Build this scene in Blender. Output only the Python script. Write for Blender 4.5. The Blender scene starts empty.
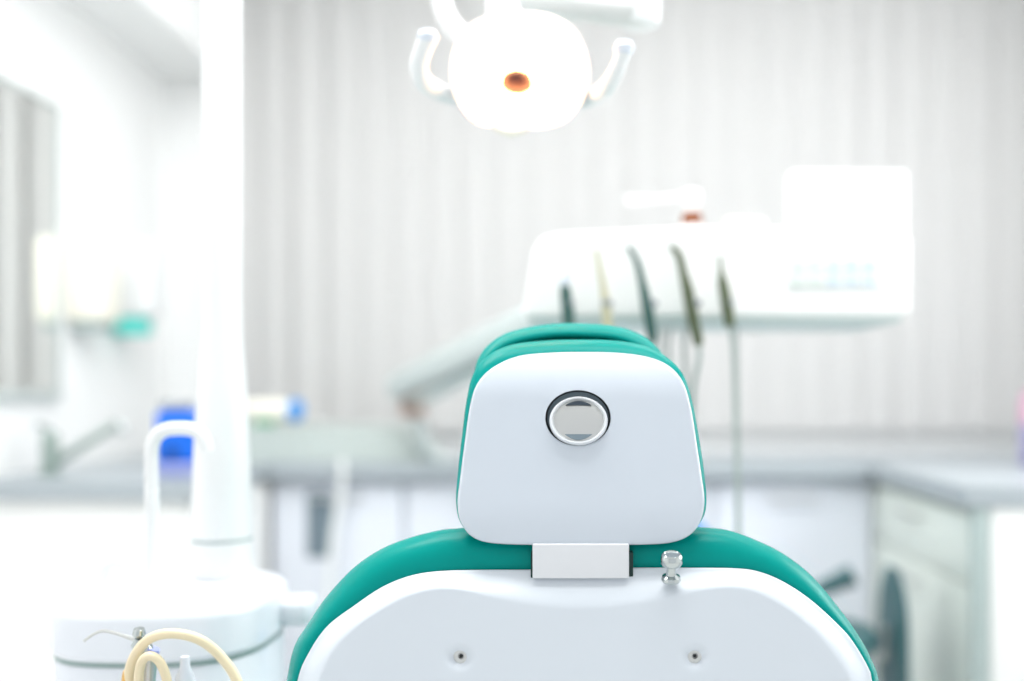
import bpy, math, random
from mathutils import Vector, Matrix
random.seed(4)
sc = bpy.context.scene
C = sc.collection
F = 1000.0; VX = 575.0; VY = 390.0; H = 1.13
def P(px, py, Y): return Vector(((px-VX)*Y/F, Y, H+(VY-py)*Y/F))

# ---------------------------------------------------------------- materials
def lin(c):
    return tuple(((v/255)/12.92 if v/255 <= .04045 else ((v/255+.055)/1.055)**2.4) for v in c)+(1,)
MATS = {}
def mat(name, rgb, rough=.5, metal=0, coat=0, emit=None, es=0, noise=0, nscale=40, bump=0, trans=0, ior=1.45, sss=0):
    m = bpy.data.materials.new(name); m.use_nodes = True; nt = m.node_tree
    b = nt.nodes['Principled BSDF']
    b.inputs['Base Color'].default_value = lin(rgb)
    b.inputs['Roughness'].default_value = rough
    b.inputs['Metallic'].default_value = metal
    b.inputs['Coat Weight'].default_value = coat
    b.inputs['Transmission Weight'].default_value = trans
    b.inputs['IOR'].default_value = ior
    if emit:
        b.inputs['Emission Color'].default_value = lin(emit); b.inputs['Emission Strength'].default_value = es
    if noise or bump:
        tc = nt.nodes.new('ShaderNodeTexCoord'); n = nt.nodes.new('ShaderNodeTexNoise')
        n.inputs['Scale'].default_value = nscale; n.inputs['Detail'].default_value = 3
        nt.links.new(tc.outputs['Object'], n.inputs['Vector'])
        if noise:
            mx = nt.nodes.new('ShaderNodeMix'); mx.data_type = 'RGBA'
            c = lin(rgb); mx.inputs[6].default_value = c
            mx.inputs[7].default_value = tuple(v*(1-noise) for v in c[:3])+(1,)
            nt.links.new(n.outputs['Fac'], mx.inputs[0]); nt.links.new(mx.outputs[2], b.inputs['Base Color'])
        if bump:
            bp = nt.nodes.new('ShaderNodeBump'); bp.inputs['Strength'].default_value = bump
            bp.inputs['Distance'].default_value = .001
            nt.links.new(n.outputs['Fac'], bp.inputs['Height']); nt.links.new(bp.outputs[0], b.inputs['Normal'])
    MATS[name] = m; return m
M_wall = mat('wall_paint', (250,250,249), .8, noise=.02, nscale=3)
M_ceil = mat('ceiling_paint', (250,250,249), .9, noise=.02, nscale=3)
M_floor = mat('floor_vinyl', (232,233,231), .4, noise=.04, nscale=8)
M_top = mat('worktop_laminate', (172,180,185), .35, noise=.06, nscale=60)
M_cabw = mat('cabinet_white', (247,247,245), .4, noise=.01, nscale=5)
M_cabl = mat('cabinet_lavender', (226,230,238), .4, noise=.02, nscale=5)
M_cabg = mat('cabinet_pale_green', (226,233,226), .4, noise=.02, nscale=5)
M_greytrim = mat('grey_trim', (176,190,188), .4, noise=.03, nscale=9)
M_dark = mat('dark_rubber_and_shade', (30,36,38), .6, noise=.1, nscale=30)
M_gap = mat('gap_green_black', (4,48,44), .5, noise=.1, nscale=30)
M_slate = mat('slate_inside', (120,136,146), .6, noise=.08, nscale=12)
M_shell = mat('shell_plastic', (201,209,218), .22, coat=.3, noise=.01, nscale=4)
M_shellb = mat('back_shell_plastic', (213,220,227), .36, coat=.1, noise=.01, nscale=4)
M_joint = mat('joint_brown', (178,150,138), .5, noise=.05, nscale=20)
M_mframe = mat('mirror_frame_grey', (200,208,206), .4, noise=.03, nscale=9)
M_tap = mat('tap_steel', (158,172,166), .3, metal=.8, noise=.03, nscale=9)
M_reflect = mat('reflection_steel', (70,80,90), .35, metal=.6, noise=.05, nscale=30)
M_teal = mat('teal_vinyl', (0,145,137), .27, noise=.05, nscale=90, bump=.1)
M_teal.node_tree.nodes['Principled BSDF'].inputs['Specular IOR Level'].default_value = .1
M_piping = mat('teal_piping', (0,140,130), .4, noise=.06, nscale=90)
M_chrome = mat('chrome', (190,196,196), .1, metal=1, noise=.02, nscale=20)
M_satin = mat('satin_steel', (205,206,204), .36, metal=1, noise=.04, nscale=25)
M_rim = mat('bright_steel', (240,243,246), .25, metal=.35, noise=.02, nscale=25)
M_alu = mat('brushed_alu', (226,228,231), .45, metal=.2, noise=.03, nscale=60)
M_enamel = mat('white_enamel', (239,240,240), .3, coat=.3, noise=.01, nscale=5)
M_unit = mat('unit_plastic', (252,252,250), .35, noise=.01, nscale=5)
M_spit = mat('cuspidor_plastic', (232,236,243), .25, coat=.4, noise=.01, nscale=5)
M_spitgrey = mat('seam_rubber', (150,170,168), .5, noise=.05, nscale=20)
M_cream = mat('cream_plastic', (250,246,232), .4, noise=.02, nscale=10)
M_turq = mat('turquoise_plastic', (96,222,210), .4, noise=.03, nscale=10)
M_blue = mat('blue_plastic', (0,108,228), .35, noise=.04, nscale=10)
M_bluedk = mat('blue_dark', (0,70,150), .4, noise=.04, nscale=10)
M_lilac = mat('lilac_plastic', (150,160,215), .4, noise=.04, nscale=10)
M_greyp = mat('grey_plastic', (150,155,160), .4, noise=.04, nscale=10)
M_hose = mat('beige_hose', (240,224,190), .3, noise=.04, nscale=30)
M_amberhose = mat('amber_fitting', (228,180,92), .3, noise=.04, nscale=30)
M_hand = mat('handpiece_olive', (96,106,82), .35, metal=.5, noise=.1, nscale=40)
M_handg = mat('handpiece_green', (62,98,92), .4, metal=.2, noise=.1, nscale=40)
M_handp = mat('handpiece_pale', (196,192,160), .4, noise=.05, nscale=40)
M_greyhose = mat('grey_hose', (168,178,174), .5, noise=.05, nscale=40)
M_whitehose = mat('white_hose', (240,242,240), .5, noise=.02, nscale=40)
M_sbox = mat('sage_box', (194,203,199), .45, noise=.03, nscale=8)
M_arm = mat('arm_plastic', (194,203,202), .4, noise=.02, nscale=8)
M_armd = mat('arm_shadow_trim', (206,218,216), .4, noise=.03, nscale=8)
M_brown = mat('amber_glass', (140,80,48), .25, noise=.1, nscale=40)
M_btn1 = mat('button_blue', (222,235,247), .4, noise=.02, nscale=40)
M_btn2 = mat('button_green', (230,238,232), .4, noise=.02, nscale=40)
M_magenta = mat('magenta_bottle', (220,170,196), .4, noise=.04, nscale=20)
M_violet = mat('violet_label', (172,166,205), .4, noise=.04, nscale=20)
M_stool = mat('stool_dark_teal', (70,108,112), .45, noise=.06, nscale=30)
M_sblue = mat('stool_blue', (60,150,225), .4, noise=.04, nscale=30)
M_green = mat('green_foot', (120,185,150), .4, noise=.04, nscale=30)
M_lamparm = mat('lamp_arm_grey', (212,214,212), .4, noise=.02, nscale=8)
M_lampface = mat('lamp_reflector', (255,236,214), .5, emit=(255,190,130), es=14.0, noise=.02, nscale=20)
M_bulb = mat('bulb_cap', (104,58,46), .45, noise=.2, nscale=60)
M_mirror = mat('mirror_glass', (252,254,252), .015, metal=1, noise=.005, nscale=2)
M_viewer = mat('viewer_screen', (255,252,240), .5, emit=(255,250,228), es=.12, noise=.01, nscale=5)
M_bottle = mat('clear_plastic', (226,232,242), .2, noise=.03, nscale=20)
M_fix = mat('light_diffuser', (255,255,255), .5, emit=(255,255,255), es=2.0, noise=.01, nscale=5)
# translucent vertical blind fabric
def blind_mat():
    m = bpy.data.materials.new('blind_fabric'); m.use_nodes = True; nt = m.node_tree
    b = nt.nodes['Principled BSDF']; out = nt.nodes['Material Output']
    tc = nt.nodes.new('ShaderNodeTexCoord'); w = nt.nodes.new('ShaderNodeTexWave'); w.inputs['Scale'].default_value = 120
    w.bands_direction = 'Z'; w.inputs['Distortion'].default_value = .6
    nt.links.new(tc.outputs['Object'], w.inputs['Vector'])
    mx = nt.nodes.new('ShaderNodeMix'); mx.data_type = 'RGBA'
    mx.inputs[6].default_value = lin((226,225,224)); mx.inputs[7].default_value = lin((221,220,219))
    nt.links.new(w.outputs['Fac'], mx.inputs[0]); nt.links.new(mx.outputs[2], b.inputs['Base Color'])
    b.inputs['Roughness'].default_value = .8
    t = nt.nodes.new('ShaderNodeBsdfTranslucent'); t.inputs[0].default_value = lin((240,240,238))
    ms = nt.nodes.new('ShaderNodeMixShader'); ms.inputs[0].default_value = .25
    nt.links.new(b.outputs[0], ms.inputs[1]); nt.links.new(t.outputs[0], ms.inputs[2]); nt.links.new(ms.outputs[0], out.inputs[0])
    return m
M_blind = blind_mat()

# ---------------------------------------------------------------- mesh helpers
class MB:
    def __init__(s): s.v = []; s.f = []
    def add(s, vs, fs):
        n = len(s.v); s.v += [tuple(v) for v in vs]; s.f += [tuple(i+n for i in f) for f in fs]; return s
    def box(s, x0, x1, y0, y1, z0, z1, b=.0):
        if b <= 0:
            vs = [(x, y, z) for x in (x0, x1) for y in (y0, y1) for z in (z0, z1)]
            return s.add(vs, [(0,1,3,2),(4,6,7,5),(0,4,5,1),(2,3,7,6),(0,2,6,4),(1,5,7,3)])
        # chamfer-rounded box via rounded corner spheres
        import bmesh
        bm = bmesh.new(); bmesh.ops.create_cube(bm, size=1)
        for v in bm.verts: v.co = Vector((x0+(v.co.x+.5)*(x1-x0), y0+(v.co.y+.5)*(y1-y0), z0+(v.co.z+.5)*(z1-z0)))
        bmesh.ops.bevel(bm, geom=bm.edges[:]+bm.verts[:], offset=b, segments=3, affect='EDGES', profile=.5)
        bm.verts.ensure_lookup_table(); bm.verts.index_update()
        s.add([v.co for v in bm.verts], [[v.index for v in f.verts] for f in bm.faces]); bm.free(); return s
    def tube(s, pts, r, n=16, smooth=8, cap=True):
        pts = [Vector(p) for p in pts]
        rs = r if isinstance(r, (list, tuple)) else [r]*len(pts)
        if smooth > 1 and len(pts) > 2:
            q = []; rr = []
            for i in range(len(pts)-1):
                p0 = pts[max(i-1, 0)]; p1 = pts[i]; p2 = pts[i+1]; p3 = pts[min(i+2, len(pts)-1)]
                for k in range(smooth):
                    t = k/smooth
                    q.append(.5*((2*p1)+(p2-p0)*t+(2*p0-5*p1+4*p2-p3)*t*t+(3*p1-p0-3*p2+p3)*t**3))
                    rr.append(rs[i]*(1-t)+rs[i+1]*t)
            q.append(pts[-1]); rr.append(rs[-1]); pts, rs = q, rr
        nrm = None; vs = []; fs = []
        for i, p in enumerate(pts):
            d = (pts[min(i+1, len(pts)-1)]-pts[max(i-1, 0)]).normalized()
            if nrm is None:
                nrm = d.orthogonal().normalized()
            nrm = (nrm-d*nrm.dot(d)).normalized(); bi = d.cross(nrm)
            for k in range(n):
                a = 2*math.pi*k/n; vs.append(p+(nrm*math.cos(a)+bi*math.sin(a))*rs[i])
        m = len(pts)
        for i in range(m-1):
            for k in range(n):
                fs.append((i*n+k, i*n+(k+1) % n, (i+1)*n+(k+1) % n, (i+1)*n+k))
        if cap: fs.append(tuple(range(n-1, -1, -1))); fs.append(tuple((m-1)*n+k for k in range(n)))
        return s.add(vs, fs)
    def lathe(s, prof, origin, axis=(0,0,1), n=40, sx=1, sy=1):
        ax = Vector(axis).normalized(); q = Vector((0,0,1)).rotation_difference(ax); o = Vector(origin)
        vs = []; fs = []
        for r, h in prof:
            for k in range(n):
                a = 2*math.pi*k/n; vs.append(o+q @ Vector((r*sx*math.cos(a), r*sy*math.sin(a), h)))
        m = len(prof)
        for i in range(m-1):
            for k in range(n): fs.append((i*n+k, i*n+(k+1) % n, (i+1)*n+(k+1) % n, (i+1)*n+k))
        if prof[0][0] > 1e-6: fs.append(tuple(range(n-1, -1, -1)))
        if prof[-1][0] > 1e-6: fs.append(tuple((m-1)*n+k for k in range(n)))
        return s.add(vs, fs)
    def prism(s, poly, h0, h1, plane='xy', off=None):
        n = len(poly); vs = []
        for h in (h0, h1):
            for a, b in poly:
                vs.append((a, b, h) if plane == 'xy' else (a, h, b) if plane == 'xz' else (h, a, b))
        fs = [(i, (i+1) % n, n+(i+1) % n, n+i) for i in range(n)]+[tuple(range(n-1, -1, -1)), tuple(range(n, 2*n))]
        return s.add(vs, fs)
    def rings(s, R, cap0=False, cap1=False):
        n = len(R[0]); vs = [p for r in R for p in r]; fs = []
        for i in range(len(R)-1):
            for k in range(n): fs.append((i*n+k, i*n+(k+1) % n, (i+1)*n+(k+1) % n, (i+1)*n+k))
        if cap0: fs.append(tuple(range(n-1, -1, -1)))
        if cap1: fs.append(tuple((len(R)-1)*n+k for k in range(n)))
        return s.add(vs, fs)
    def build(s, name, m, parent=None, angle=35, loc=None):
        import bmesh
        me = bpy.data.meshes.new(name); off = Vector(loc) if loc is not None else None
        vs = s.v
        me.from_pydata(vs, [], s.f); me.update()
        bm = bmesh.new(); bm.from_mesh(me); bmesh.ops.remove_doubles(bm, verts=bm.verts, dist=1e-6)
        bmesh.ops.recalc_face_normals(bm, faces=bm.faces); bm.to_mesh(me); bm.free()
        me.polygons.foreach_set('use_smooth', [True]*len(me.polygons))
        me.set_sharp_from_angle(angle=math.radians(angle))
        me.materials.append(m)
        o = bpy.data.objects.new(name, me); C.objects.link(o)
        if parent:
            o.parent = parent
            bpy.context.view_layer.update()
            o.matrix_parent_inverse = parent.matrix_world.inverted()
        return o
def thing(name, label, cat, loc=(0,0,0), group=None):
    o = bpy.data.objects.new(name, None); C.objects.link(o); o.location = loc; o.empty_display_size = .05
    o['label'] = label; o['category'] = cat
    if group: o['group'] = group
    bpy.context.view_layer.update()
    return o
def tag(o, label, cat, group=None):
    o['label'] = label; o['category'] = cat
    if group: o['group'] = group
    return o
def struct(o): o['kind'] = 'structure'; return o

def closed_curve(pts, n):
    """closed Catmull-Rom through pts, resampled to n points evenly by arc length, starting at pts[0]"""
    q = []; m = len(pts)
    for i in range(m):
        p0, p1, p2, p3 = (Vector(pts[(i+k-1) % m]) for k in range(4))
        for k in range(24):
            t = k/24
            q.append(.5*((2*p1)+(p2-p0)*t+(2*p0-5*p1+4*p2-p3)*t*t+(3*p1-p0-3*p2+p3)*t**3))
    L = [0]
    for i in range(len(q)): L.append(L[-1]+(q[(i+1) % len(q)]-q[i]).length)
    out = []; j = 0
    for k in range(n):
        d = L[-1]*k/n
        while L[j+1] < d: j += 1
        t = (d-L[j])/max(L[j+1]-L[j], 1e-9)
        out.append(q[j].lerp(q[(j+1) % len(q)], t))
    return out
def polar(curve, c, n):
    """resample closed curve by angle around c so curves share a parameter"""
    c = Vector(c); A = []
    for p in curve:
        d = p-c; A.append((math.atan2(d.y, d.x), p))
    out = []
    m = len(A)
    for k in range(n):
        a = -math.pi+2*math.pi*k/n+1e-4
        best = None
        for i in range(m):
            a0, p0 = A[i]; a1, p1 = A[(i+1) % m]
            da = (a1-a0+math.pi) % (2*math.pi)-math.pi
            db = (a-a0+math.pi) % (2*math.pi)-math.pi
            if abs(da) < 1e-9: continue
            t = db/da
            if 0 <= t < 1 and abs(db) < 1:
                best = p0.lerp(p1, t); break
        out.append(best if best is not None else out[-1])
    return out
def inset(c, d):
    n = len(c); out = []
    s = sum(c[i].x*c[(i+1) % n].y-c[(i+1) % n].x*c[i].y for i in range(n)); sg = 1 if s > 0 else -1
    for i in range(n):
        t = (c[(i+1) % n]-c[i-1]); t.normalize()
        out.append(c[i]+Vector((-t.y, t.x))*d*sg)
    return out
def smooth(t): t = max(0, min(1, t)); return t*t*(3-2*t)

# ---------------------------------------------------------------- room shell
LX, BY, RX, CZ, FRY = -1.476, 3.6, 1.75, 2.75, -.9
struct(MB().box(LX-.1, RX+.1, FRY, BY+.1, -.08, 0).build('floor', M_floor))
struct(MB().box(LX-.1, RX+.1, FRY, BY+.1, CZ, CZ+.08).build('ceiling', M_ceil))
struct(MB().box(LX-.1, LX, FRY, BY+.1, 0, CZ).build('wall_left', M_wall))
struct(MB().box(RX, RX+.1, FRY, BY+.1, 0, CZ).build('wall_right', M_wall))
struct(MB().box(LX, RX, BY, BY+.1, 0, CZ).build('wall_back', M_wall))
struct(MB().box(LX, -1.235, FRY, BY, 2.245, CZ).build('trim_1', M_ceil))   # lowered soffit along the left wall

# ---------------------------------------------------------------- vertical blinds
bl = thing('vertical_blinds', 'white vertical blinds covering the back wall above the grey worktop', 'blinds', (.25, BY, 2.7))
MB().box(-1.21, RX-.01, BY-.10, BY-.001, CZ-.06, CZ-.001, .006).build('headrail', M_enamel, bl)
x = -1.155; i = 0
while x < RX-.08:
    w = .068; a = math.radians([10, 10, 14, 6, 4, 5, 4, 6][i] if i < 8 else random.choice([3, 4, 6]))
    R = []
    for zz in (.985, CZ-.06):
        ring = []
        for k in range(9):
            u = -1+2*k/8; lx = u*w; ly = -.0045*(1-u*u)
            ring.append((x+lx*math.cos(a)-ly*math.sin(a), BY-.055+lx*math.sin(a)+ly*math.cos(a), zz))
        for k in range(8, -1, -1):
            u = -1+2*k/8; lx = u*w; ly = -.0045*(1-u*u)+.0015
            ring.append((x+lx*math.cos(a)-ly*math.sin(a), BY-.055+lx*math.sin(a)+ly*math.cos(a), zz))
        R.append([Vector(p) for p in ring])
    MB().rings(R, True, True).build('slat', M_blind, bl)
    x += .118; i += 1

# ---------------------------------------------------------------- worktop and cabinets
TZ = .91
poly = [(LX+.001, 2.4), (-.92, 2.4), (-.92, 3.0), (.885, 3.0), (.885, 2.27), (RX-.001, 2.27), (RX-.001, BY-.001), (LX+.001, BY-.001)]
tag(MB().prism(poly, TZ-.045, TZ).build('worktop', M_top), 'long grey worktop running round three sides of the room on the base cabinets', 'worktop')
def cabinet(label, x0, x1, y0, y1, m, side, doors, drawers=0, extra=None):
    """side: 'y' front faces the camera (-Y), '+x' or '-x' front faces that way"""
    t = thing('base_cabinet', label, 'cabinet', ((x0+x1)/2, (y0+y1)/2, 0), None)
    MB().box(x0, x1, y0, y1, .09, TZ-.046, .002).build('body', m, t)
    MB().box(x0+.04, x1-.04, y0+.04, y1-.04, 0, .0895).build('plinth', M_greytrim, t)
    a0, a1 = (x0, x1) if side == 'y' else (y0, y1)
    th = .018; zt = TZ-.062; step = (a1-a0)/doors
    for d in range(doors):
        p0 = a0+d*step+.004; p1 = a0+(d+1)*step-.004
        rows = [(.10, zt)] if not drawers else [(.10, zt-drawers*.165-.006)]+[(zt-(k+1)*.165, zt-k*.165-.006) for k in range(drawers)]
        for j, (z0, z1) in enumerate(rows):
            if side == 'y': bx = (p0, p1, y0-th, y0-.0005, z0, z1)
            elif side == '+x': bx = (x1+.0005, x1+th, p0, p1, z0, z1)
            else: bx = (x0-th, x0-.0005, p0, p1, z0, z1)
            f = MB().box(*bx, .003).build('door' if j == 0 else 'drawer', m, t)
            hz = z1-.045; pm = (p0+p1)/2; hw = min(.07, step*.3)
            if side == 'y': pts = [(pm-hw, y0-th, hz), (pm-hw, y0-th-.025, hz), (pm+hw, y0-th-.025, hz), (pm+hw, y0-th, hz)]
            elif side == '+x': pts = [(x1+th, pm-hw, hz), (x1+th+.025, pm-hw, hz), (x1+th+.025, pm+hw, hz), (x1+th, pm+hw, hz)]
            else: pts = [(x0-th, pm-hw, hz), (x0-th-.025, pm-hw, hz), (x0-th-.025, pm+hw, hz), (x0-th, pm+hw, hz)]
            MB().tube(pts, .005, 10, 1).build('handle', M_satin, f)
    return t
cabinet('white base cabinet under the worktop below the mirror', LX+.002, -.945, 2.42, 3.03, M_cabw, '+x', 1)
c = cabinet('pale grey base cabinet with an open slate niche, behind the white lamp post', -.925, -.52, 3.06, BY-.002, M_cabl, 'y', 1)
MB().box(-.815, -.735, 3.0385, 3.0415, .62, .82, .001).build('niche_panel', M_slate, c)['label'] = 'slate grey panel'
cabinet('pale lavender base cabinet between the niche cabinet and the headrest', -.518, -.03, 3.06, BY-.002, M_cabl, 'y', 1)
cabinet('pale lavender base cabinet hidden mostly behind the headrest', -.028, .42, 3.06, BY-.002, M_cabl, 'y', 1)
cabinet('pale lavender base cabinet in the corner right of the headrest', .422, .905, 3.06, BY-.002, M_cabl, 'y', 1)
c = cabinet('pale green and white base cabinet at the right end, drawers facing the chair', .925, RX-.002, 2.30, 3.055, M_cabg, '-x', 1, 1)
MB().box(.907, .945, 2.276, 2.299, .0, TZ-.047, .002).build('corner_post', M_greytrim, c)['label'] = 'grey corner post'
MB().box(.949, RX-.004, 2.280, 2.299, .02, TZ-.047, .002).build('end_panel', M_cabw, c)['label'] = 'white end panel'

# ---------------------------------------------------------------- mirror on the left wall
t = thing('wall_mirror', 'rectangular mirror with thin grey frame on the left wall above the tap', 'mirror', (LX, 2.3, 1.5))
y0, y1, z0, z1 = 1.9, 2.84, 1.12, 1.93
MB().box(LX+.0005, LX+.008, y0+.01, y1-.01, z0+.01, z1-.01).build('glass', M_mirror, t)
fr = MB(); w = .018
fr.box(LX+.0005, LX+.016, y0-w/2, y1+w/2, z0-w, z0+w/2, .002); fr.box(LX+.0005, LX+.014, y0-w/2, y1+w/2, z1-.004, z1+.008, .002)
fr.box(LX+.0005, LX+.014, y1-.004, y1+.008, z0, z1, .002); fr.box(LX+.0005, LX+.014, y0-.008, y0+.004, z0, z1, .002)
fr.build('frame', M_mframe, t)

# ---------------------------------------------------------------- wall dispensers
t = thing('paper_towel_dispenser', 'cream wall dispenser nearest the mirror on the left wall', 'dispenser', (LX, 2.95, 1.3))
MB().box(LX+.0005, LX+.103, 2.89, 3.03, 1.33, 1.575, .015).build('housing', M_cream, t)
MB().box(LX+.01, LX+.085, 2.90, 3.02, 1.305, 1.3295, .004).build('outlet', M_greytrim, t)
t = thing('soap_dispenser', 'white wall soap dispenser with a turquoise push lever', 'dispenser', (LX, 3.2, 1.35))
MB().box(LX, LX+.14, 3.14, 3.26, 1.36, 1.60, .02).build('housing', M_enamel, t)
MB().box(LX+.01, LX+.11, 3.15, 3.24, 1.305, 1.3595, .01).build('lever', M_turq, t)['label'] = 'turquoise push lever'

# ---------------------------------------------------------------- tap
t = thing('mixer_tap', 'chrome mixer tap with long slanted spout on the left worktop', 'tap', (-1.365, 2.6, TZ))
bp = P(50, 480, 2.6); bp.z = TZ
MB().lathe([(.030, .0005), (.030, .008), (.022, .012), (.022, .095), (.020, .105), (.014, .112), (0, .114)], bp, n=32).build('body', M_tap, t)
tip = P(117, 424, 2.6)
s0 = Vector((bp.x+.012, 2.6, TZ+.03))
MB().tube([s0, s0.lerp(tip, .5), tip], [.013, .012, .011], 16, 6).build('spout', M_tap, t)
MB().lathe([(.014, 0), (.015, .01), (.015, .03), (0, .03)], tip+Vector((.004, 0, .004)), (.5, 0, -1), 20).build('aerator', M_chrome, t)
MB().tube([bp+Vector((0, 0, .11)), bp+Vector((-.002, -.02, .125)), bp+Vector((-.004, -.06, .13))], [.009, .007, .006], 12, 4).build('lever', M_chrome, t)

# ---------------------------------------------------------------- blue container
t = thing('blue_canister', 'bright blue canister standing on the left worktop beside the lamp post', 'canister', (-1.04, 2.62, TZ))
a = P(160, 400, 2.6); b = P(204, 480, 2.6)
MB().box(a.x, b.x, 2.56, 2.66, TZ+.001, TZ+.034, .006).build('base', M_lilac, t)
MB().box(a.x+.001, b.x-.001, 2.561, 2.659, TZ+.0345, TZ+.165, .012).build('body', M_blue, t)
MB().box(a.x+.004, b.x-.035, 2.58, 2.64, TZ+.1655, TZ+.19, .008).build('cap', M_greyp, t)
MB().lathe([(.017, 0), (.017, .003), (.012, .004), (0, .004)], P(172, 452, 2.5615), (0, -1, 0), 24).build('dial', M_bluedk, t)

# ---------------------------------------------------------------- things on the back worktop
t = thing('instrument_case', 'long sage grey case with sloping end on the back worktop', 'case', (-.95, 3.1, TZ))
def PX(px, Y): return (px-VX)*Y/F
Yc = 3.04
poly = [(PX(238, Yc), TZ+.001), (PX(432, Yc), TZ+.001), (PX(427, Yc), TZ+.035), (PX(404, Yc), TZ+.094), (PX(396, Yc), TZ+.10), (PX(242, Yc), TZ+.10), (PX(238, Yc), TZ+.092)]
MB().prism(poly, Yc, Yc+.30, 'xz').build('case_body', M_sbox, t)
MB().box(PX(243, Yc), PX(398, Yc), Yc+.005, Yc+.295, TZ+.1005, TZ+.109, .003).build('lid', M_sbox, t)
t = thing('curing_lamp', 'cream handheld lamp with blue collar lying on the sage grey case', 'lamp', (PX(270, 3.1), 3.1, TZ+.11))
zl = TZ+.109
MB().lathe([(0, 0), (.022, .002), (.031, .015), (.032, .15), (.030, .165), (0, .165)], (PX(236, 3.1), 3.1, zl+.048), (1, 0, 0), 28).build('body', M_cream, t)
MB().lathe([(.028, 0), (.034, .006), (.034, .028), (.024, .040), (.010, .044), (0, .044)], (PX(236, 3.1)+.166, 3.1, zl+.048), (1, 0, -.05), 28).build('collar', M_sblue, t)['label'] = 'blue collar'
MB().tube([(PX(236, 3.1)+.206, 3.1, zl+.046), (PX(315, 3.1), 3.1, zl+.03), (PX(330, 3.1), 3.1, zl+.012)], [.008, .004, .003], 12, 5).build('tip', M_satin, t)
MB().box(PX(255, 3.1), PX(275, 3.1), 3.08, 3.12, zl+.0005, zl+.018, .004).build('rest', M_green, t)
tag(MB().tube([(PX(342, 3.0), 2.99, TZ+.008), (PX(343, 2.98), 2.975, TZ-.02), (PX(340, 2.98), 2.97, TZ-.12), (PX(334, 2.98), 2.97, .7), (PX(328, 2.98), 2.97, .45), (PX(322, 3), 3.0, .2), (PX(318, 3), 3.01, .012)], .009, 12, 6).build('white_hose', M_whitehose),
    'white hose hanging down over the edge of the back worktop beside the sage grey case', 'hose')
t = thing('squeeze_bottle', 'pink and violet bottle on the right worktop at the picture edge', 'bottle', (PX(1036, 2.9), 2.9, TZ))
o = Vector((PX(1041, 2.9), 2.9, TZ+.001))
MB().lathe([(.055, 0), (.058, .005), (.058, .12), (0, .12)], o, n=36).build('label_band', M_violet, t)
MB().lathe([(.0575, .1205), (.057, .19), (.045, .215), (.02, .225), (0, .225)], o, n=36).build('shoulder', M_magenta, t)
MB().lathe([(.016, .2255), (.016, .25), (.006, .27), (0, .27)], o, n=24).build('nozzle', M_enamel, t)

# ---------------------------------------------------------------- stools
t = thing('operator_stool', 'dark teal operator stool with upright back beside the right cabinet drawers', 'stool', (.70, 2.35, 0))
sx, sy = .60, 2.42
MB().lathe([(0, .50), (.11, .50), (.128, .515), (.13, .54), (.115, .56), (.08, .565), (0, .567)], (sx, sy, 0), n=44).build('seat', M_stool, t)
MB().lathe([(.03, .08), (.03, .30), (.02, .302), (.02, .4995), (0, .4995)], (sx, sy, 0), n=24).build('column', M_satin, t)
for k in range(5):
    a = math.radians(72*k+20); dx, dy = math.cos(a), math.sin(a)
    l = MB().tube([(sx+.028*dx, sy+.028*dy, .10), (sx+.17*dx, sy+.17*dy, .085), (sx+.24*dx, sy+.24*dy, .065)], [.018, .014, .012], 12, 4).build('leg', M_satin, t)
    MB().lathe([(0, -.012), (.02, -.012), (.025, -.008), (.025, .008), (.02, .012), (0, .012)], (sx+.24*dx, sy+.24*dy, .0255), (-dy, dx, 0), 20).build('caster', M_dark, l)
bx = PX(893, sy)
R = []
for k in range(13):
    u = k/12; z = .34+.36*u; hw = .026*math.sin(math.pi*min(1, .25+.75*(1-u)))**.6 if u > .6 else .026
    hw = .018*(1-max(0, (u-.3)/.7)**2*.75); hd = .11*(1-abs(2*u-1)**4*.6)
    R.append([Vector((bx+hw*math.cos(a), sy+hd*math.sin(a), z)) for a in [2*math.pi*j/28 for j in range(28)]])
MB().rings(R, True, True).build('backrest', M_stool, t)
MB().tube([(sx+.08, sy, .492), (bx-.02, sy, .485), (bx-.012, sy, .50), (bx-.015, sy, .56)], .012, 14, 6).build('back_bracket', M_satin, t)
MB().tube([(sx, sy+.132, .53), (sx, sy+.20, .58), (PX(853, sy+.2), sy+.2, .645)], [.012, .014, .03], 16, 6).build('armrest', M_stool, t)
t = thing('assistant_stool', 'stool with a rounded blue backrest just behind the right side of the headrest', 'stool', (.28, 2.35, 0))
sx, sy = .24, 2.2
MB().lathe([(0, .50), (.15, .50), (.168, .515), (.17, .54), (.155, .56), (.1, .565), (0, .567)], (sx, sy, 0), n=44).build('seat', M_sblue, t)
MB().lathe([(.03, .08), (.03, .30), (.02, .302), (.02, .4995), (0, .4995)], (sx, sy, 0), n=24).build('column', M_satin, t)
for k in range(5):
    a = math.radians(72*k+20); dx, dy = math.cos(a), math.sin(a)
    l = MB().tube([(sx+.028*dx, sy+.028*dy, .10), (sx+.17*dx, sy+.17*dy, .085), (sx+.24*dx, sy+.24*dy, .065)], [.018, .014, .012], 12, 4).build('leg', M_satin, t)
    MB().lathe([(0, -.012), (.02, -.012), (.025, -.008), (.025, .008), (.02, .012), (0, .012)], (sx+.24*dx, sy+.24*dy, .0255), (-dy, dx, 0), 20).build('caster', M_dark, l)
by = sy+.19
R = []
for k in range(11):
    u = k/10; z = .62+.225*u; hw = .10*(1-abs(2*u-1)**3*.75); hd = .02*(1-abs(2*u-1)**4*.6)
    R.append([Vector((sx-.01+hw*math.cos(a), by+hd*math.sin(a), z)) for a in [2*math.pi*j/32 for j in range(32)]])
MB().rings(R, True, True).build('backrest', M_sblue, t)
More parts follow.
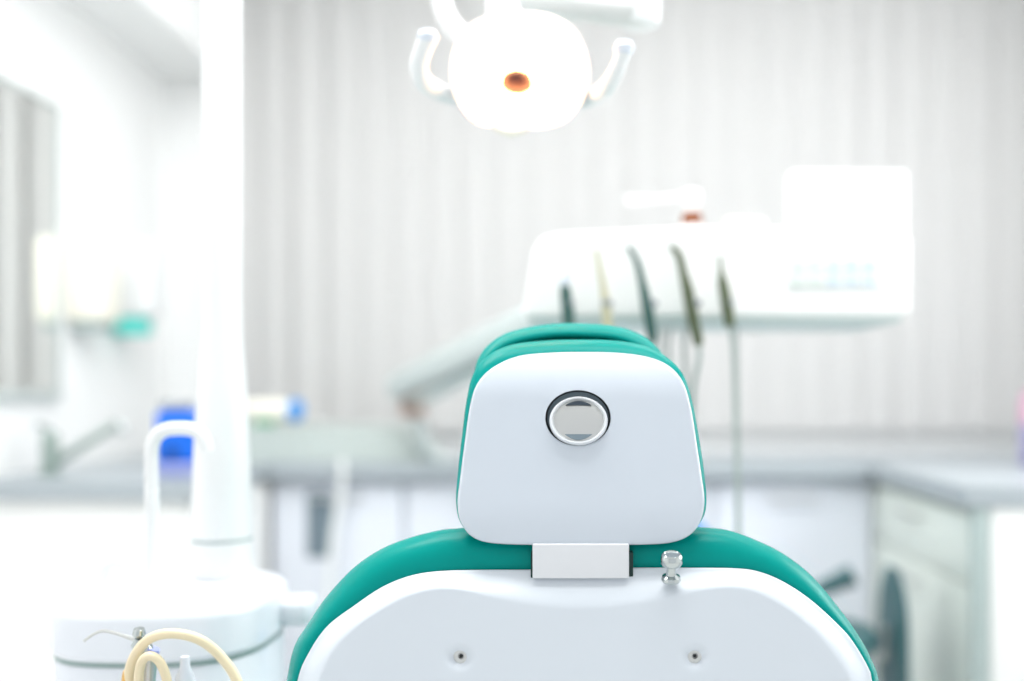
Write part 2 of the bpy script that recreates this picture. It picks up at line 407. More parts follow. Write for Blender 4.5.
MB().tube([(sx, sy+.10, .492), (sx, by+.02, .485), (sx, by+.035, .52), (sx, by+.027, .70)], .012, 14, 6).build('back_bracket', M_satin, t)

# ---------------------------------------------------------------- cuspidor unit
cx, cy = PX(176, 1.42), 1.42
t = thing('cuspidor_unit', 'white spittoon unit with rounded bowl top left of the chair', 'spittoon', (cx, cy, 0))
def se(rx, ry, z, e=2.9, n=96, ox=0, oy=0):
    out = []
    for k in range(n):
        a = 2*math.pi*k/n; ca, sa = math.cos(a), math.sin(a)
        out.append(Vector((cx+ox+rx*math.copysign(abs(ca)**(2/e), ca), cy+oy+ry*math.copysign(abs(sa)**(2/e), sa), z)))
    return out
RXs, RYs = .145, .15
tz = .853; zb = .782
R = [se(RXs*.0+.01, RYs*.0+.01, zb+.0), se(RXs*.97, RYs*.97, zb)]
R += [se(RXs, RYs, zb+.006)]
for k in range(8):
    a = k/7*math.pi/2; R.append(se(RXs-.022*(1-math.cos(a)), RYs-.022*(1-math.cos(a)), tz-.02+.02*math.sin(a)))
R += [se(RXs*.75, RYs*.62, tz, 2.6, oy=-.035), se(RXs*.70, RYs*.50, tz-.003, 2.4, oy=-.045), se(RXs*.6, RYs*.42, tz-.014, 2.2, oy=-.045), se(RXs*.35, RYs*.25, tz-.024, 2, oy=-.045), se(.012, .012, tz-.027, 2, oy=-.045)]
MB().rings(R, True, True).build('bowl_body', M_spit, t)
R = [se(RXs*.962, RYs*.962, zb-.007), se(RXs*.962, RYs*.962, zb-.0005)]
MB().rings(R, True, True).build('seam', M_spitgrey, t)['label'] = 'grey seam ring'
R = [se(RXs*.80, RYs*.80, .001), se(RXs*.82, RYs*.82, .02), se(RXs*.955, RYs*.955, .40), se(RXs*.965, RYs*.965, zb-.012), se(RXs*.95, RYs*.95, zb-.0075)]
MB().rings(R, True, True).build('pedestal', M_spit, t)
MB().box(cx+RXs-.012, cx+RXs+.04, cy+.01, cy+.08, .79, .829, .012).build('bridge_arm', M_spit, t)
# spouts
Yp = 1.38
MB().tube([Vector((PX(152, Yp), Yp, tz-.008)), P(152, 520, Yp), P(151.5, 460, Yp), P(154, 441, Yp), P(163, 431, Yp), P(178, 428.5, Yp), P(193, 430, Yp), P(203, 438, Yp), P(206, 452, Yp)], .0095, 20, 8).build('cup_filler_pipe', M_enamel, t)
MB().lathe([(.020, 0), (.020, .008), (.012, .014), (0, .014)], (PX(152, Yp), Yp, tz-.002), n=28).build('pipe_collar', M_enamel, t)
Yp = 1.36
MB().tube([P(92, 600, Yp), P(97, 585, Yp), P(106, 567, Yp), P(117, 561, Yp), P(126, 566, Yp), P(129, 578, Yp)], [.011, .010, .009, .009, .009, .010], 16, 6).build('bowl_rinse_spout', M_enamel, t)

# lamp post
pc = Vector((PX(222, 1.5), 1.5, 0))
t = thing('lamp_post', 'tall white lamp post rising from behind the spittoon bowl', 'post', (pc.x, pc.y, tz))
def zz(py): return H+(VY-py)*1.5/F
MB().lathe([(.045, tz-.0005), (.045, zz(541)), (.0435, zz(540)), (0, zz(540))], pc, n=48).build('post_foot', M_enamel, t)
MB().lathe([(.0445, zz(540)+.0003), (.0445, zz(537)), (0, zz(537))], pc, n=48).build('collar_ring', M_greytrim, t)
MB().lathe([(.0440, zz(537)+.0003), (.0430, zz(500)), (.0385, zz(420)), (.0335, zz(370)), (.0295, zz(335)), (.0285, zz(300)), (.0285, 2.05), (0, 2.05)], pc, n=48).build('post_tube', M_enamel, t)

# operating lamp
Yl = 1.36
t = thing('operating_lamp', 'lit operating lamp with two side handles hanging above the chair', 'lamp', P(519, 75, Yl))
out = [(450,80),(452,52),(464,29),(488,15),(519,11),(550,14),(574,28),(587,52),(590,80),(582,104),(563,124),(535,130),(505,129),(477,125),(459,106)]
oc = [Vector(p) for p in out]
cc = closed_curve(oc, 96); ctr = Vector((519, 74))
def ring(s, Y, tilt=.10, dz=0):
    r = []
    for p in cc:
        q = ctr+(p-ctr)*s
        yy = Y+tilt*-(q.y-ctr.y)*1.36/1000*-1
        r.append(P(q.x, q.y, yy)+Vector((0, 0, dz)))
    return r
R = [ring(.94, Yl+.004), ring(.985, Yl-.002), ring(1.0, Yl+.004), ring(1.0, Yl+.02), ring(.95, Yl+.05), ring(.8, Yl+.075), ring(.45, Yl+.09), ring(.05, Yl+.094)]
MB().rings(R, False, True).build('housing', M_enamel, t)
R = [ring(.945, Yl+.004), ring(.8, Yl+.018), ring(.5, Yl+.030), ring(.24, Yl+.034), ring(.02, Yl+.034)]
MB().rings(R, False, True).build('reflector', M_lampface, t)['label'] = 'glowing warm reflector'
MB().lathe([(.022, -.008), (.020, .004), (.014, .013), (.006, .018), (0, .019)], P(517, 81, Yl+.028), (0.05, -1, .1), 28, 1, .72).build('bulb_cap', M_bulb, t)['label'] = 'orange brown bulb cap'
MB().tube([P(492, 126, Yl+.01), P(510, 133, Yl+.005), P(527, 129, Yl+.01)], [.004, .006, .004], 12, 5).build('latch', M_cream, t)
MB().tube([P(463, 98, Yl+.03), P(443, 93, Yl+.02), P(424, 82, Yl-.02), P(419, 66, Yl-.04), P(423, 50, Yl-.05), P(428, 38, Yl-.055)], [.013, .013, .013, .012, .012, .013], 20, 8).build('handle', M_enamel, t)
MB().tube([P(578, 100, Yl+.03), P(592, 98, Yl+.02), P(606, 88, Yl-.02), P(615, 74, Yl-.04), P(621, 60, Yl-.05), P(624, 49, Yl-.055)], [.013, .012, .012, .011, .010, .012], 20, 8).build('handle', M_enamel, t)
for px, py in ((428, 37), (624, 48)):
    MB().lathe([(0, -.012), (.011, -.008), (.0145, 0), (.011, .008), (0, .012)], P(px, py, Yl-.056), (0, 0, 1), 24).build('grip_tip', M_bottle, t)
MB().tube([P(475, 44, Yl+.045), P(458, 32, Yl+.05), P(446, 16, Yl+.055), P(441, -8, Yl+.06), P(446, -40, Yl+.07), P(480, -62, Yl+.08)], .0155, 20, 8).build('yoke', M_enamel, t)
MB().tube([P(505, 22, Yl+.07), P(500, 2, Yl+.08), P(490, -25, Yl+.08), P(480, -62, Yl+.08)], [.03, .022, .018, .018], 20, 8).build('neck', M_enamel, t)
MB().tube([P(505, 0, Yl+.10), P(560, 4, Yl+.14), P(610, 10, 1.52), P(646, 12, 1.54)], [.018, .022, .022, .022], 20, 6).build('lower_arm', M_lamparm, t)
MB().lathe([(.0, -.028), (.03, -.026), (.033, -.01), (.033, .03), (0, .034)], P(640, 8, 1.54), (0, 0, 1), 28).build('elbow', M_enamel, t)
MB().tube([P(640, -8, 1.54), P(640, -60, 1.54), (.09, 1.54, 1.98), (-.1, 1.53, 2.04), (pc.x, pc.y, 2.075)], .022, 20, 6).build('upper_arm', M_enamel, t)

# ---------------------------------------------------------------- delivery unit
Yu = 1.75
t = thing('delivery_unit', 'white dental delivery unit with a pastel button panel held on a slanted arm', 'dental unit', (.2, 1.85, 1.2))
pts = [(522, 317), (908, 317), (912, 310), (912, 236), (905, 229), (700, 227), (560, 233), (541, 238), (534, 250)]
poly = [((a-VX)*Yu/F, H+(VY-b)*Yu/F) for a, b in pts]
pr = MB().prism(poly, Yu, Yu+.30, 'xz')
hs = pr.build('housing', M_unit, t)
bv = hs.modifiers.new('bevel', 'BEVEL'); bv.width = .008; bv.segments = 3; bv.limit_method = 'ANGLE'
MB().box(PX(530, Yu), PX(902, Yu), Yu+.006, Yu+.29, H+(VY-322)*Yu/F, H+(VY-317.2)*Yu/F).build('underside_shade', M_armd, t)  # greyer strip paints in the shadow along the housing's bottom edge
pn = MB().box(PX(786, Yu), PX(882, Yu), Yu-.003, Yu-.0002, H+(VY-288)*Yu/F, H+(VY-254)*Yu/F, .001).build('button_panel', M_unit, t)
for r_ in range(2):
    for k in range(5):
        x0 = 790+k*18; yb = 286-r_*15
        MB().box(PX(x0, Yu), PX(x0+14, Yu), Yu-.006, Yu-.0032, H+(VY-yb)*Yu/F, H+(VY-(yb-13))*Yu/F, .001).build('button', M_btn2 if k < 2 else M_btn1, pn)
# holder rail for the handpieces
for px in (568, 606, 647, 690, 728):
    MB().box(PX(px-3, 1.73), PX(px+3, 1.73), 1.7015, Yu-.0002, P(0, 305, 1.73).z, P(0, 300, 1.73).z, .001).build('holder', M_greyp, t)
# arm running down and back to a post on the back worktop
pB = Vector(P(398, 388, 2.95)); 
A0 = P(580, 302, 2.03)
def slab(p, q, hu, hd, wy):
    d = (q-p).normalized(); s = d.cross(Vector((0,0,1))).normalized(); u = s.cross(d)
    m = MB(); R = []
    for c_, k1 in ((p, 1), (p.lerp(q, .5), 1), (q, .95)):
        R.append([c_+s*wy*math.copysign(abs(math.cos(a))**.5, math.cos(a))+u*(hu if math.sin(a) > 0 else hd)*k1*math.copysign(abs(math.sin(a))**.5, math.sin(a)) for a in [2*math.pi*j/24 for j in range(24)]])
    return m.rings(R, True, True)
ar = slab(A0, pB, .042, .035, .035).build('arm', M_arm, t)
for o_ in (ar,): pass
sl = slab(A0+Vector((0, 0, -.041)), pB+Vector((.05, 0, -.046)), .006, .006, .03).build('arm_trim', M_armd, t)
MB().lathe([(0, -.05), (.034, -.05), (.038, -.045), (.038, .02), (.034, .025), (0, .025)], P(413, 400, 2.98), (0, 0, 1), 28).build('elbow_joint', M_joint, t)['label'] = 'brownish elbow joint'
MB().tube([P(415, 404, 3.0), P(419, 425, 3.02), P(427, 452, 3.04), Vector((PX(432, 3.1)+.02, 3.10, TZ+.012))], .020, 20, 6).build('arm_post', M_arm, t)
MB().lathe([(.05, .0008), (.05, .01), (.03, .016), (0, .016)], (PX(432, 3.1)+.025, 3.10, TZ), n=32).build('mount_plate', M_arm, t)
MB().tube([Vector((.0, 2.04, 1.26)), A0], .03, 20, 1).build('arm_hub', M_arm, t)

topz = H+(VY-229)*Yu/F
t2 = thing('film_viewer', 'cream lit rectangular viewer standing on the right end of the delivery unit', 'viewer', (PX(850, 1.81), 1.81, topz))
MB().box(PX(792, 1.8), PX(909, 1.8), 1.8, 1.85, topz+.001, H+(VY-170)*1.8/F, .006).build('case', M_unit, t2)
MB().box(PX(796, 1.8), PX(905, 1.8), 1.796, 1.7997, topz+.008, H+(VY-174)*1.8/F, .002).build('screen', M_viewer, t2)
t3 = thing('dropper_bottle', 'small bottle with brown neck, white cap and long white spout on the delivery unit', 'bottle', (PX(692, 1.83), 1.83, topz))
o = Vector((PX(692, 1.83), 1.83, topz+.0012))
MB().lathe([(.023, 0), (.025, .003), (.025, .014), (.020, .0182), (0, .0182)], o, n=32).build('bottle_body', M_enamel, t3)
MB().lathe([(.019, .0183), (.019, .036), (.012, .043), (0, .043)], o, n=32).build('neck', M_brown, t3)['label'] = 'brown glass neck'
MB().lathe([(.011, .0433), (.011, .060), (.016, .062), (.016, .080), (.010, .084), (0, .084)], o, n=32).build('cap', M_enamel, t3)
MB().tube([o+Vector((-.012, 0, .071)), o+Vector((-.06, 0, .067)), o+Vector((-.12, 0, .065))], [.0055, .005, .0075], 14, 5).build('spout', M_enamel, t3)
tag(MB().lathe([(0, -.035), (.014, -.035), (.0155, -.033), (.0155, .033), (.014, .035), (0, .035)], (PX(745, 1.83), 1.83, topz+.0167), (1, .2, 0), 32).build('gauze_roll', M_cream), 'small cream gauze roll lying on the delivery unit beside the viewer', 'roll')

# handpieces hanging from the rail
Yh = 1.69
def handpiece(name, label, pts, rad, m, hose, extra=None, rh=.0035):
    t = thing(name, label, 'handpiece', P(*pts[-1], Yh), 'handpieces hanging on the delivery unit')
    MB().tube([P(a, b, Yh) for a, b in pts], [q*1.2 for q in rad], 18, 6).build('body', m, t)
    h = MB().tube([P(*pts[-1], Yh)]+[P(a, b, y) for a, b, y in hose], rh, 12, 6).build('hose', M_greyhose, t)
    r = MB()
    a, b = pts[-2]
    MB().lathe([(.0085, -.005), (.0105, -.003), (.0105, .003), (.0085, .005)], P((pts[-1][0]+a)/2, 303, Yh), (0.1, 0, 1), 24).build('holder_clip', M_greyp, t)
    if extra: extra(t)
    return t
handpiece('air_water_syringe', 'short handpiece with a pale tip, first on the left of the delivery unit', [(565, 286), (566, 296), (568, 312), (569, 330)], [.0065, .0085, .0095, .0085], M_handg, [(570, 345, 1.69), (575, 380, 1.71), (600, 420, 1.75), (640, 400, 1.8), (650, 330, 1.83), (650, 318, 1.85)],
    lambda t: MB().lathe([(.0065, 0), (.0095, .006), (.009, .018), (.005, .026), (0, .027)], P(565, 286, Yh), (0, 0, 1), 24).build('tip', M_bottle, t))
handpiece('scaler_handpiece', 'pale olive slim handpiece, second from the left on the delivery unit', [(596, 250), (599, 265), (603, 285), (606, 305), (608, 330)], [.003, .0035, .0045, .007, .007], M_handp, [(610, 350, 1.69), (615, 385, 1.71), (635, 410, 1.75), (655, 400, 1.8), (662, 330, 1.83), (662, 318, 1.85)])
handpiece('turbine_handpiece', 'dark bent handpiece in the middle of the five on the delivery unit', [(629, 247), (637, 262), (642, 282), (647, 305), (651, 330), (653, 342)], [.0035, .0045, .0055, .0085, .008, .006], M_handg, [(655, 360, 1.69), (658, 390, 1.71), (664, 420, 1.75), (672, 400, 1.8), (669, 350, 1.83), (674, 318, 1.85)])
handpiece('contra_angle_handpiece', 'longest dark olive bent handpiece, second from the right on the delivery unit', [(671, 246), (679, 256), (683, 272), (688, 292), (693, 318), (699, 345)], [.004, .0055, .0060, .0085, .0090, .007], M_hand, [(699, 360, 1.69), (694, 385, 1.71), (692, 420, 1.75), (690, 440, 1.8), (684, 350, 1.83), (686, 318, 1.85)],
    None, .0045)
handpiece('straight_handpiece', 'straight olive handpiece with a thin tip, rightmost on the delivery unit', [(720, 256), (721, 270), (723, 284), (727, 305), (730, 326)], [.002, .003, .0075, .009, .0075], M_hand, [(733, 350, 1.69), (735, 420, 1.69), (737, 500, 1.7), (738, 580, 1.73), (742, 600, 1.77), (740, 560, 1.82), (736, 330, 1.85), (734, 318, 1.87)],
    None, .0032)

# ---------------------------------------------------------------- suction hoses in front of the spittoon
Ys = 1.18
t = thing('instrument_holder', 'small white holder bracket fixed to the front of the spittoon pedestal', 'holder', (PX(165, Ys), Ys, .72))
MB().box(PX(118, Ys), PX(250, Ys), Ys-.005, Ys+.03, .715, .73, .005).build('shelf', M_spit, t)
MB().box(PX(168, Ys), PX(188, Ys), Ys+.0305, cy-RYs*.955, .70, .74, .004).build('stay', M_spit, t)
t = thing('three_way_syringe', 'chrome syringe with a thin bent tip in front of the spittoon bowl', 'syringe', P(145, 680, Ys))
MB().tube([P(146, 700, Ys-.02), P(147, 675, Ys-.02), P(148, 655, Ys-.02)], [.009, .010, .011], 20, 4).build('body', M_satin, t)
MB().tube([P(146, 654, Ys-.02), P(142, 646, Ys-.02), P(135, 641, Ys-.02)], [.011, .010, .0075], 20, 5).build('head', M_chrome, t)
MB().lathe([(.006, 0), (.0075, .003), (.006, .009), (0, .010)], P(139, 636, Ys-.022), (0.1, -.2, 1), 20).build('button', M_chrome, t)
MB().tube([P(150, 655, Ys-.02), P(153, 648, Ys-.02)], [.010, .008], 16, 1).build('trigger', M_lilac, t)
MB().tube([P(136, 640, Ys-.02), P(118, 634, Ys-.02), P(104, 631, Ys-.02), P(94, 634, Ys-.02), P(84, 641, Ys-.02)], [.0026, .002, .0019, .0018, .0017], 10, 5).build('nozzle', M_satin, t)
t = thing('suction_hose', 'beige suction hose arching highest in front of the spittoon', 'hose', P(125, 690, Ys), 'beige suction hoses')
MB().tube([P(124, 742, Ys-.02), P(128, 690, Ys-.03), P(132, 662, Ys-.035), P(148, 640, Ys-.04), P(172, 633.5, Ys-.04), P(200, 640, Ys-.03), P(222, 658, Ys-.02), P(238, 684, Ys-.02), P(246, 730, Ys-.02), P(246, 900, Ys), P(220, 1280, 1.22)], .0058, 18, 10).build('tube', M_hose, t)
MB().lathe([(.0068, 0), (.0075, .003), (.0075, .016), (.0068, .02)], P(127.5, 688, Ys-.03), (0.12, 0, 1), 20).build('fitting', M_amberhose, t)
t = thing('saliva_ejector_hose', 'shorter beige hose curving under the tall one in front of the spittoon', 'hose', P(140, 690, Ys), 'beige suction hoses')
MB().tube([P(136, 742, Ys-.03), P(138, 690, Ys-.045), P(141, 664, Ys-.05), P(150, 656, Ys-.05), P(161, 664, Ys-.045), P(168, 688, Ys-.04), P(170, 742, Ys-.03), P(172, 900, Ys), P(180, 1280, 1.22)], .0052, 18, 10).build('tube', M_hose, t)
t = thing('suction_nozzle', 'small clear conical nozzle upright before the spittoon pedestal', 'nozzle', P(185, 700, Ys))
MB().lathe([(.011, 0), (.011, .030), (.006, .042), (.005, .055), (0, .055)], P(185, 704, Ys-.02), n=24).build('cone', M_bottle, t)
MB().lathe([(.012, -.02), (.012, -.0005), (0, -.0005)], P(185, 704, Ys-.02), n=24).build('cone_base', M_greyp, t)

# ---------------------------------------------------------------- dental chair
ch = thing('dental_chair', 'teal dental chair with white back shell and headrest seen from behind', 'dental chair', (0, 1.5, 0))
# headrest plate
N = 256
def Yhd(py): return 1.065+(545-py)*.00028
plate = [(583,352),(548,352.8),(517,356.5),(492,368),(477,384),(470,406),(465,440),(460.5,475),(457.5,503),(461.5,524),(474,538),(495,543.5),(535,545),(583,545.3),(631,545),(669,543),(690,535),(701,520),(704.5,500),(701.5,475),(697,445),(691,408),(683,382),(669,366),(648,357),(618,352.8)]
pc_ = polar(closed_curve([Vector(p) for p in plate], 700), (579, 430), N)
HC = Vector((578, 418))
def hole(k, s=1.0):
    d = (pc_[k]-HC); a = math.atan2(d.y/28, d.x/33)
    return Vector((HC.x+33*s*math.cos(a), HC.y+28*s*math.sin(a)))
def hp(q, dY=0):
    # top of the plate rolls away from the viewer, sides slightly too
    top = max(0, (400-q.y)/48.0)
    roll = .020*top**2.2
    side = .006*abs((q.x-581)/115)**4
    bot = .005*max(0, (q.y-500)/45.0)**2
    return P(q.x, q.y, Yhd(q.y)+roll+side+bot+dY)
R = []
for dpx, dy in ((5, .020), (1.5, .016), (0, .011), (-.0, .004), (.3, .0022), (.9, .0010), (1.8, .0003), (3.0, 0)):
    ci = inset(pc_, dpx) if dpx else pc_
    R.append([hp(q, dy) for q in ci])
base = inset(pc_, 3.0)
for j in range(1, 41):
    u = j/40
    R.append([hp(base[k].lerp(hole(k), u)) for k in range(N)])
R.append([hp(hole(k, .99), .0006) for k in range(N)])
shell = MB().rings(R).build('headrest_shell', M_shell, ch, 60)
# cup behind the knob, shade painted in: black wall, slate floor
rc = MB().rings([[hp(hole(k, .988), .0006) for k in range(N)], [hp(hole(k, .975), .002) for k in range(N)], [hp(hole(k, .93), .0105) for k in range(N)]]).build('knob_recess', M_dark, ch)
MB().rings([[hp(hole(k, .93), .0106) for k in range(N)], [hp(hole(k, .5), .0114) for k in range(N)], [hp(hole(k, .02), .0118) for k in range(N)]], False, True).build('recess_floor', M_slate, rc)
# knob, a disc a little lower than its hole
kc = Vector((578.5, 422.2))
kn = Vector((0, -1, .26)).normalized()
ko = P(kc.x, kc.y, Yhd(kc.y)+.0045)
kr = .0321
def kl(prof, name, m, par, sy=.84): return MB().lathe([(r*kr, h) for r, h in prof], ko, kn, 72, 1, sy).build(name, m, par, 40)
kb = kl([(.9, -.0065), (1.0, -.006), (1.0, .008), (.985, .0105), (.95, .012), (.90, .0118), (.875, .010), (.86, .0085)], 'release_knob', M_rim, ch)
kl([(.858, .0085), (.80, .0092), (.6, .0102), (.3, .0108), (0, .011)], 'knob_face', M_satin, kb)
def crescent(y0, bulge, wid):  # dark crescents stand in for reflections in the polished knob face
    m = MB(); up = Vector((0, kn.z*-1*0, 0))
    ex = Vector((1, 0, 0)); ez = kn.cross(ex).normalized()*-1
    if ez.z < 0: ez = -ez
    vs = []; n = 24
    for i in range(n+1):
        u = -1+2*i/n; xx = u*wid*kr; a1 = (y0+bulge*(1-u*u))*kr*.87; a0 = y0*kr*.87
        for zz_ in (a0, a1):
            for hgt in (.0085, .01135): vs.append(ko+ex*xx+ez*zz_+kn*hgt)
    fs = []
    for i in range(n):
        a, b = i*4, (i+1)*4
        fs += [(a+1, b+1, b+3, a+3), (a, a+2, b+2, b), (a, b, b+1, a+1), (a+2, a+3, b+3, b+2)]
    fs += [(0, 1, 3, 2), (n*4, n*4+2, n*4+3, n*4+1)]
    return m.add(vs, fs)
crescent(.60, .17, .44).build('reflection_crescent', M_reflect, kb)['label'] = 'dark crescent imitating a reflection'
crescent(-.57, -.22, .46).build('reflection_crescent', M_slate, kb)

# headrest cushions (two teal layers)
def pillow(outline, cen, Y0, D, back, name, ex=4, n=200, m=M_teal, roll=True):
    oc = polar(closed_curve([Vector(p) for p in outline], 700), cen, n)
    R = []
    fn = (lambda q, y: P(q.x, q.y, Yhd(q.y)+(.020*max(0, (400-q.y)/48.0)**2.2 if roll else 0)*.6+y))
    R.append([fn(q, Y0+.004) for q in inset(oc, 60)])
    R.append([fn(q, Y0+.001) for q in inset(oc, 24)])
    K = 14
    for k in range(K+1):
        a = math.pi*k/K
        R.append([fn(q, Y0+D/2*(1-math.cos(a))) for q in inset(oc, ex*(1-math.sin(a)) if k not in (0, K) else ex)])
    R.append([fn(q, Y0+D+.004+back) for q in inset(oc, 30)])
    R.append([fn(q, Y0+D+.008+back) for q in inset(oc, 62)])
    return MB().rings(R, True, True).build(name, m, ch, 60)
cushA = [(583,339.5),(545,340.5),(510,345),(486,357),(473,374),(466.5,400),(462,435),(458,470),(456,500),(460,522),(474,536),(500,540),(583,541),(665,540),(690,532),(703,518),(706.5,500),(704,470),(699.5,440),(693,404),(685,378),(672,361),(650,347.5),(620,341)]
pillow(cushA, (580, 430), .013, .026, 0, 'headrest_cushion', 12)
cushB = [(570,323),(540,325),(509,332),(489,344),(477,361),(473,382),(470,420),(468,470),(472,505),(490,520),(570,522),(660,520),(684,505),(688,470),(684,420),(678,385),(668,362),(655,345),(638,333),(612,325.5)]
ocB = polar(closed_curve([Vector(p) for p in cushB], 700), (576, 425), 200)
def padp(q, y): return P(q.x, q.y, Yhd(q.y)+.012*max(0, (400-q.y)/48.0)**2.2+y)
R = [[padp(q, .068) for q in inset(ocB, 62)], [padp(q, .066) for q in inset(ocB, 22)]]
for k in range(25):
    a = math.pi*(-.15+1.65*k/24)       # from the groove, round the front of the roll, to its back
    ri = 7.5+7.5*math.cos(a); ry = .0595-.0135*math.sin(a)
    R.append([padp(q, ry) for q in inset(ocB, ri)])
R += [[padp(q, .085) for q in inset(ocB, 14)], [padp(q, .092) for q in inset(ocB, 40)], [padp(q, .093) for q in inset(ocB, 62)]]
MB().rings(R, True, True).build('headrest_pad', M_teal, ch, 60)
# pale piping between the layers
# neck bracket
bk = MB(); 
def bxp(x0, x1, y0, y1, Yf, Yb, bev=.002):
    a = P(x0, y1, Yf); b = P(x1, y0, Yf); return MB().box(a.x, b.x, Yf, Yb, a.z, b.z, bev)
bxp(532.5, 629, 544, 578.5, 1.066, 1.074, .0012).build('neck_bracket', M_alu, ch)
# backrest shell
shell_o = [(582,569),(525,569.5),(480,569.8),(440,571),(411,575.5),(383,586.5),(355,605),(326.5,627),(307,656),(297.5,681),(290,730),(290,800),(300,880),(330,935),(400,960),(584,966),(768,960),(838,935),(868,880),(880,800),(880,730),(872,681),(868.5,668),(855,644.6),(841,627.5),(812,600.8),(784,582),(758.5,571.5),(735,568.2),(690,567.6),(634,567.6)]
plat = [(582,611),(540,608),(500,600),(465,592),(440,590),(412,596),(385,609),(356,629),(335,652),(322,678),(312,702),(306,740),(306,800),(316,868),(345,915),(410,938),(584,944),(758,938),(823,915),(852,868),(863,800),(863,740),(857,705),(848,681),(833,655),(808,627),(782,607),(757,594),(735,589),(705,591),(670,599),(626,608)]
teal_o = [(582,525),(520,525),(485,526),(454,528.5),(440,530),(411.5,537),(383,548),(355,566.5),(326.5,596.5),(307,625),(294,647),(286.5,681),(277,740),(277,810),(288,890),(322,955),(400,985),(584,992),(768,985),(846,955),(880,890),(893,810),(890,740),(879,681),(875,667),(861,639),(841,610.5),(812.5,576.5),(784,554),(756,540),(727.5,530),(699,527),(650,525)]
NB = 360; BC = (584, 760)
SO = polar(closed_curve([Vector(p) for p in shell_o], 1500), BC, NB)
PL = polar(closed_curve([Vector(p) for p in plat], 1500), BC, NB)
TO = polar(closed_curve([Vector(p) for p in teal_o], 1500), BC, NB)
def Yb(py): return 1.075+(570-py)*.00012
DIM = [Vector((459.5, 657.5)), Vector((694.5, 657.5))]
def bpnt(q, dY):
    d = 0
    for c_ in DIM:
        e = ((q.x-c_.x)/11.0)**2+((q.y-c_.y)/10.0)**2
        if e < 4: d += .0075*math.exp(-e**1.5*1.3)
    return P(q.x, q.y, Yb(q.y)+dY+d)
R = []
R.append([bpnt(q, .012) for q in inset(SO, 3)])
R.append([bpnt(q, .010) for q in SO])
R.append([bpnt(q, .006) for q in SO])
R.append([bpnt(q, .0045) for q in inset(SO, .8)])
SI = inset(SO, 2.4)
K = 22
for k in range(K+1):
    u = k/K
    # convex shoulder near the edge, then an easing into the flat panel
    dep = .0035*(1-u)**3-.016*smooth(u**.9)
    R.append([bpnt(SI[i].lerp(PL[i], u), dep) for i in range(NB)])
cB = Vector(BC)
for k in range(1, 90):
    s = 1-k/90
    R.append([bpnt(cB+(q-cB)*s, -.016-.004*(1-s)) for q in PL])
R.append([bpnt(cB+(q-cB)*.002, -.020) for q in PL])
MB().rings(R, False, True).build('back_shell', M_shellb, ch, 50)
# backrest cushion: bulging band round the shell, closed on the patient side
R = []
IN = inset(SO, 8)
D = .085
R.append([P(*(cB+(q-cB)*.5), Yb(q.y)+.016) for q in SO])
R.append([P(q.x, q.y, Yb(q.y)+.0145) for q in IN])
K = 26
for k in range(K+1):
    a = math.pi*k/K
    s = math.sin(a)**.8 if 0 < k < K else 0
    R.append([P(*(SO[i].lerp(TO[i], s) if k <= K/2 else (cB+(SO[i]-cB)*.94).lerp(TO[i], s)), Yb(SO[i].y)+.0115+D/2*(1-math.cos(a))) for i in range(NB)])
R.append([P(*(cB+(q-cB)*.5), Yb(q.y)+D+.02) for q in SO])
R.append([P(*(cB+(q-cB)*.02), Yb(q.y)+D+.02) for q in SO])
MB().rings(R, True, True).build('backrest_cushion', M_teal, ch, 60)
# dark slot in which the bracket sits
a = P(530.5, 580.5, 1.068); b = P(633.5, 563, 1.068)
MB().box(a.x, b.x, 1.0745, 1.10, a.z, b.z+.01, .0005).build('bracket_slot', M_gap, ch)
# screws
for c_ in DIM:
    q = P(c_.x+1, c_.y, Yb(c_.y)-.0175)
    s_ = MB().lathe([(.0085, 0), (.0085, .0012), (.0072, .0022), (.0030, .0024), (.0024, .0006), (0, .0006)], q+Vector((0, .0075, 0)), (0, -1, .1), 28).build('screw', M_satin, ch)
    MB().lathe([(.0022, 0), (.0022, .0009), (0, .0009)], q+Vector((0, .0070, 0)), (0, -1, .1), 6).build('screw_socket', M_dark, s_)
# locking pin
q = P(671, 581, 1.058)
pin = MB().lathe([(0, 0), (.0095, 0), (.0105, .002), (.0095, .0055), (.0055, .0075), (.0048, .014), (.0052, .017), (.0100, .0185), (.0118, .022), (.0118, .027), (.0100, .0305), (.0088, .0312), (.0075, .0300), (0, .0296)], q, (0, -.28, 1), 48).build('locking_pin', M_chrome, ch)
# seat, leg rest, base (under the frame)
MB().box(-.26, .27, 1.22, 1.95, .47, .56, .035).build('seat', M_teal, ch)
MB().box(-.22, .23, 1.97, 2.02, .18, .50, .02).build('leg_rest', M_teal, ch)
MB().box(-.22, .23, 1.15, 1.93, .40, .4695, .02).build('seat_shell', M_shell, ch)
MB().box(-.12, .13, 1.35, 1.75, .06, .3995, .03).build('lift_column', M_shell, ch)
MB().box(-.25, .26, 1.1, 1.95, .0, .0595, .02).build('floor_base', M_shell, ch)
MB().box(-.08, .09, 1.09, 1.22, .42, .60, .01).build('back_hinge', M_alu, ch)

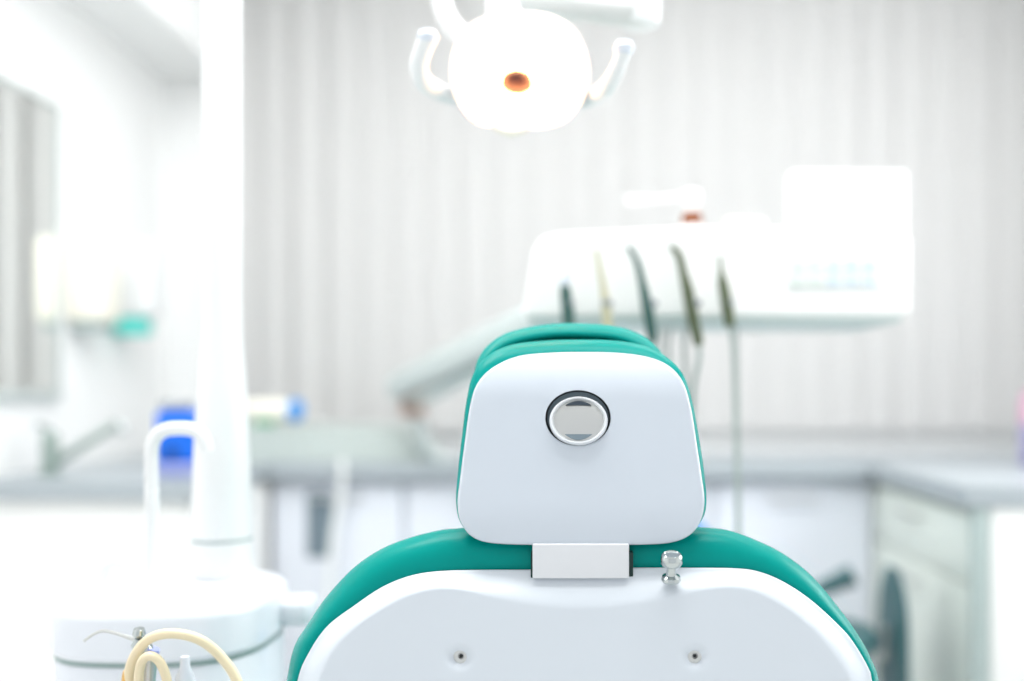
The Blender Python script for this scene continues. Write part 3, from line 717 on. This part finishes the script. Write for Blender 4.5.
# ---------------------------------------------------------------- lights
def ceiling_light(x, y, w, d, e, lab):
    t = thing('ceiling_light', lab, 'ceiling light', (x, y, CZ), 'ceiling lights')
    fr = MB(); a = .02
    fr.box(x-w/2-a, x+w/2+a, y-d/2-a, y-d/2, CZ-.03, CZ-.0005); fr.box(x-w/2-a, x+w/2+a, y+d/2, y+d/2+a, CZ-.03, CZ-.0005)
    fr.box(x-w/2-a, x-w/2, y-d/2, y+d/2, CZ-.03, CZ-.0005); fr.box(x+w/2, x+w/2+a, y-d/2, y+d/2, CZ-.03, CZ-.0005)
    fr.build('frame', M_enamel, t)
    MB().box(x-w/2, x+w/2, y-d/2, y+d/2, CZ-.02, CZ-.0005).build('diffuser', M_fix, t)
    L = bpy.data.lights.new('ceiling_panel_light', 'AREA'); L.shape = 'RECTANGLE'; L.size = w; L.size_y = d; L.energy = e
    o = bpy.data.objects.new('ceiling_panel_light', L); C.objects.link(o); o.location = (x, y, CZ-.035); o.parent = None
ceiling_light(.2, 2.3, 2.2, .5, 15.5, 'flat white ceiling light over the far end of the room')
ceiling_light(-.75, 1.55, .6, .6, 22, 'small square white ceiling light added to brighten the spittoon side')  # unseen panel, added to light spittoon, post and left wall
# unseen window-like panel and light, added to brighten left wall and blinds
wn = bpy.data.objects.new('fill_panel_1', None); C.objects.link(wn); struct(wn); wn.location = (RX, 1.9, 1.6)
fr = MB(); a0, a1, b0, b1 = 1.25, 2.75, 1.15, 2.25
for q in ((a0-.05, a1+.05, b0-.05, b0), (a0-.05, a1+.05, b1, b1+.05), (a0-.05, a0, b0, b1), (a1, a1+.05, b0, b1), ((a0+a1)/2-.02, (a0+a1)/2+.02, b0, b1)):
    fr.box(RX-.03, RX-.0005, q[0], q[1], q[2], q[3], .003)
fr.build('fill_panel_frame', M_enamel, wn)
MB().box(RX-.012, RX-.001, a0, a1, b0, b1).build('fill_panel_glow', M_fix, wn)
L = bpy.data.lights.new('fill_panel_light', 'AREA'); L.shape = 'RECTANGLE'; L.size = 1.05; L.size_y = 1.45; L.energy = 13; L.color = (.95, .98, 1)
o = bpy.data.objects.new('fill_panel_light', L); C.objects.link(o); o.location = (RX-.035, 2.0, 1.7); o.rotation_euler = (0, math.radians(90), 0)
ceiling_light(.2, 1.1, 1.2, .6, 22, 'flat white ceiling light over the chair')
W = bpy.data.worlds.new('world'); sc.world = W; W.use_nodes = True
W.node_tree.nodes['Background'].inputs[0].default_value = (.93, .965, 1, 1)
W.node_tree.nodes['Background'].inputs[1].default_value = 1.25

# ---------------------------------------------------------------- camera
cam = bpy.data.cameras.new('camera'); co = bpy.data.objects.new('camera', cam); C.objects.link(co)
co.location = (0, 0, H); co.rotation_euler = (math.pi/2, 0, 0)
cam.sensor_width = 36; cam.lens = 36*F/1024
cam.shift_x = -(VX-512)/1024; cam.shift_y = (VY-340.5)/1024
cam.dof.use_dof = True; cam.dof.focus_distance = 1.09; cam.dof.aperture_fstop = 1.0
cam.clip_start = .01
sc.camera = co
vs = sc.view_settings; sc.display_settings.display_device = 'sRGB'
vs.view_transform = 'Standard'; vs.look = 'None'; vs.gamma = 1; vs.use_curve_mapping = False; vs.exposure = -.36
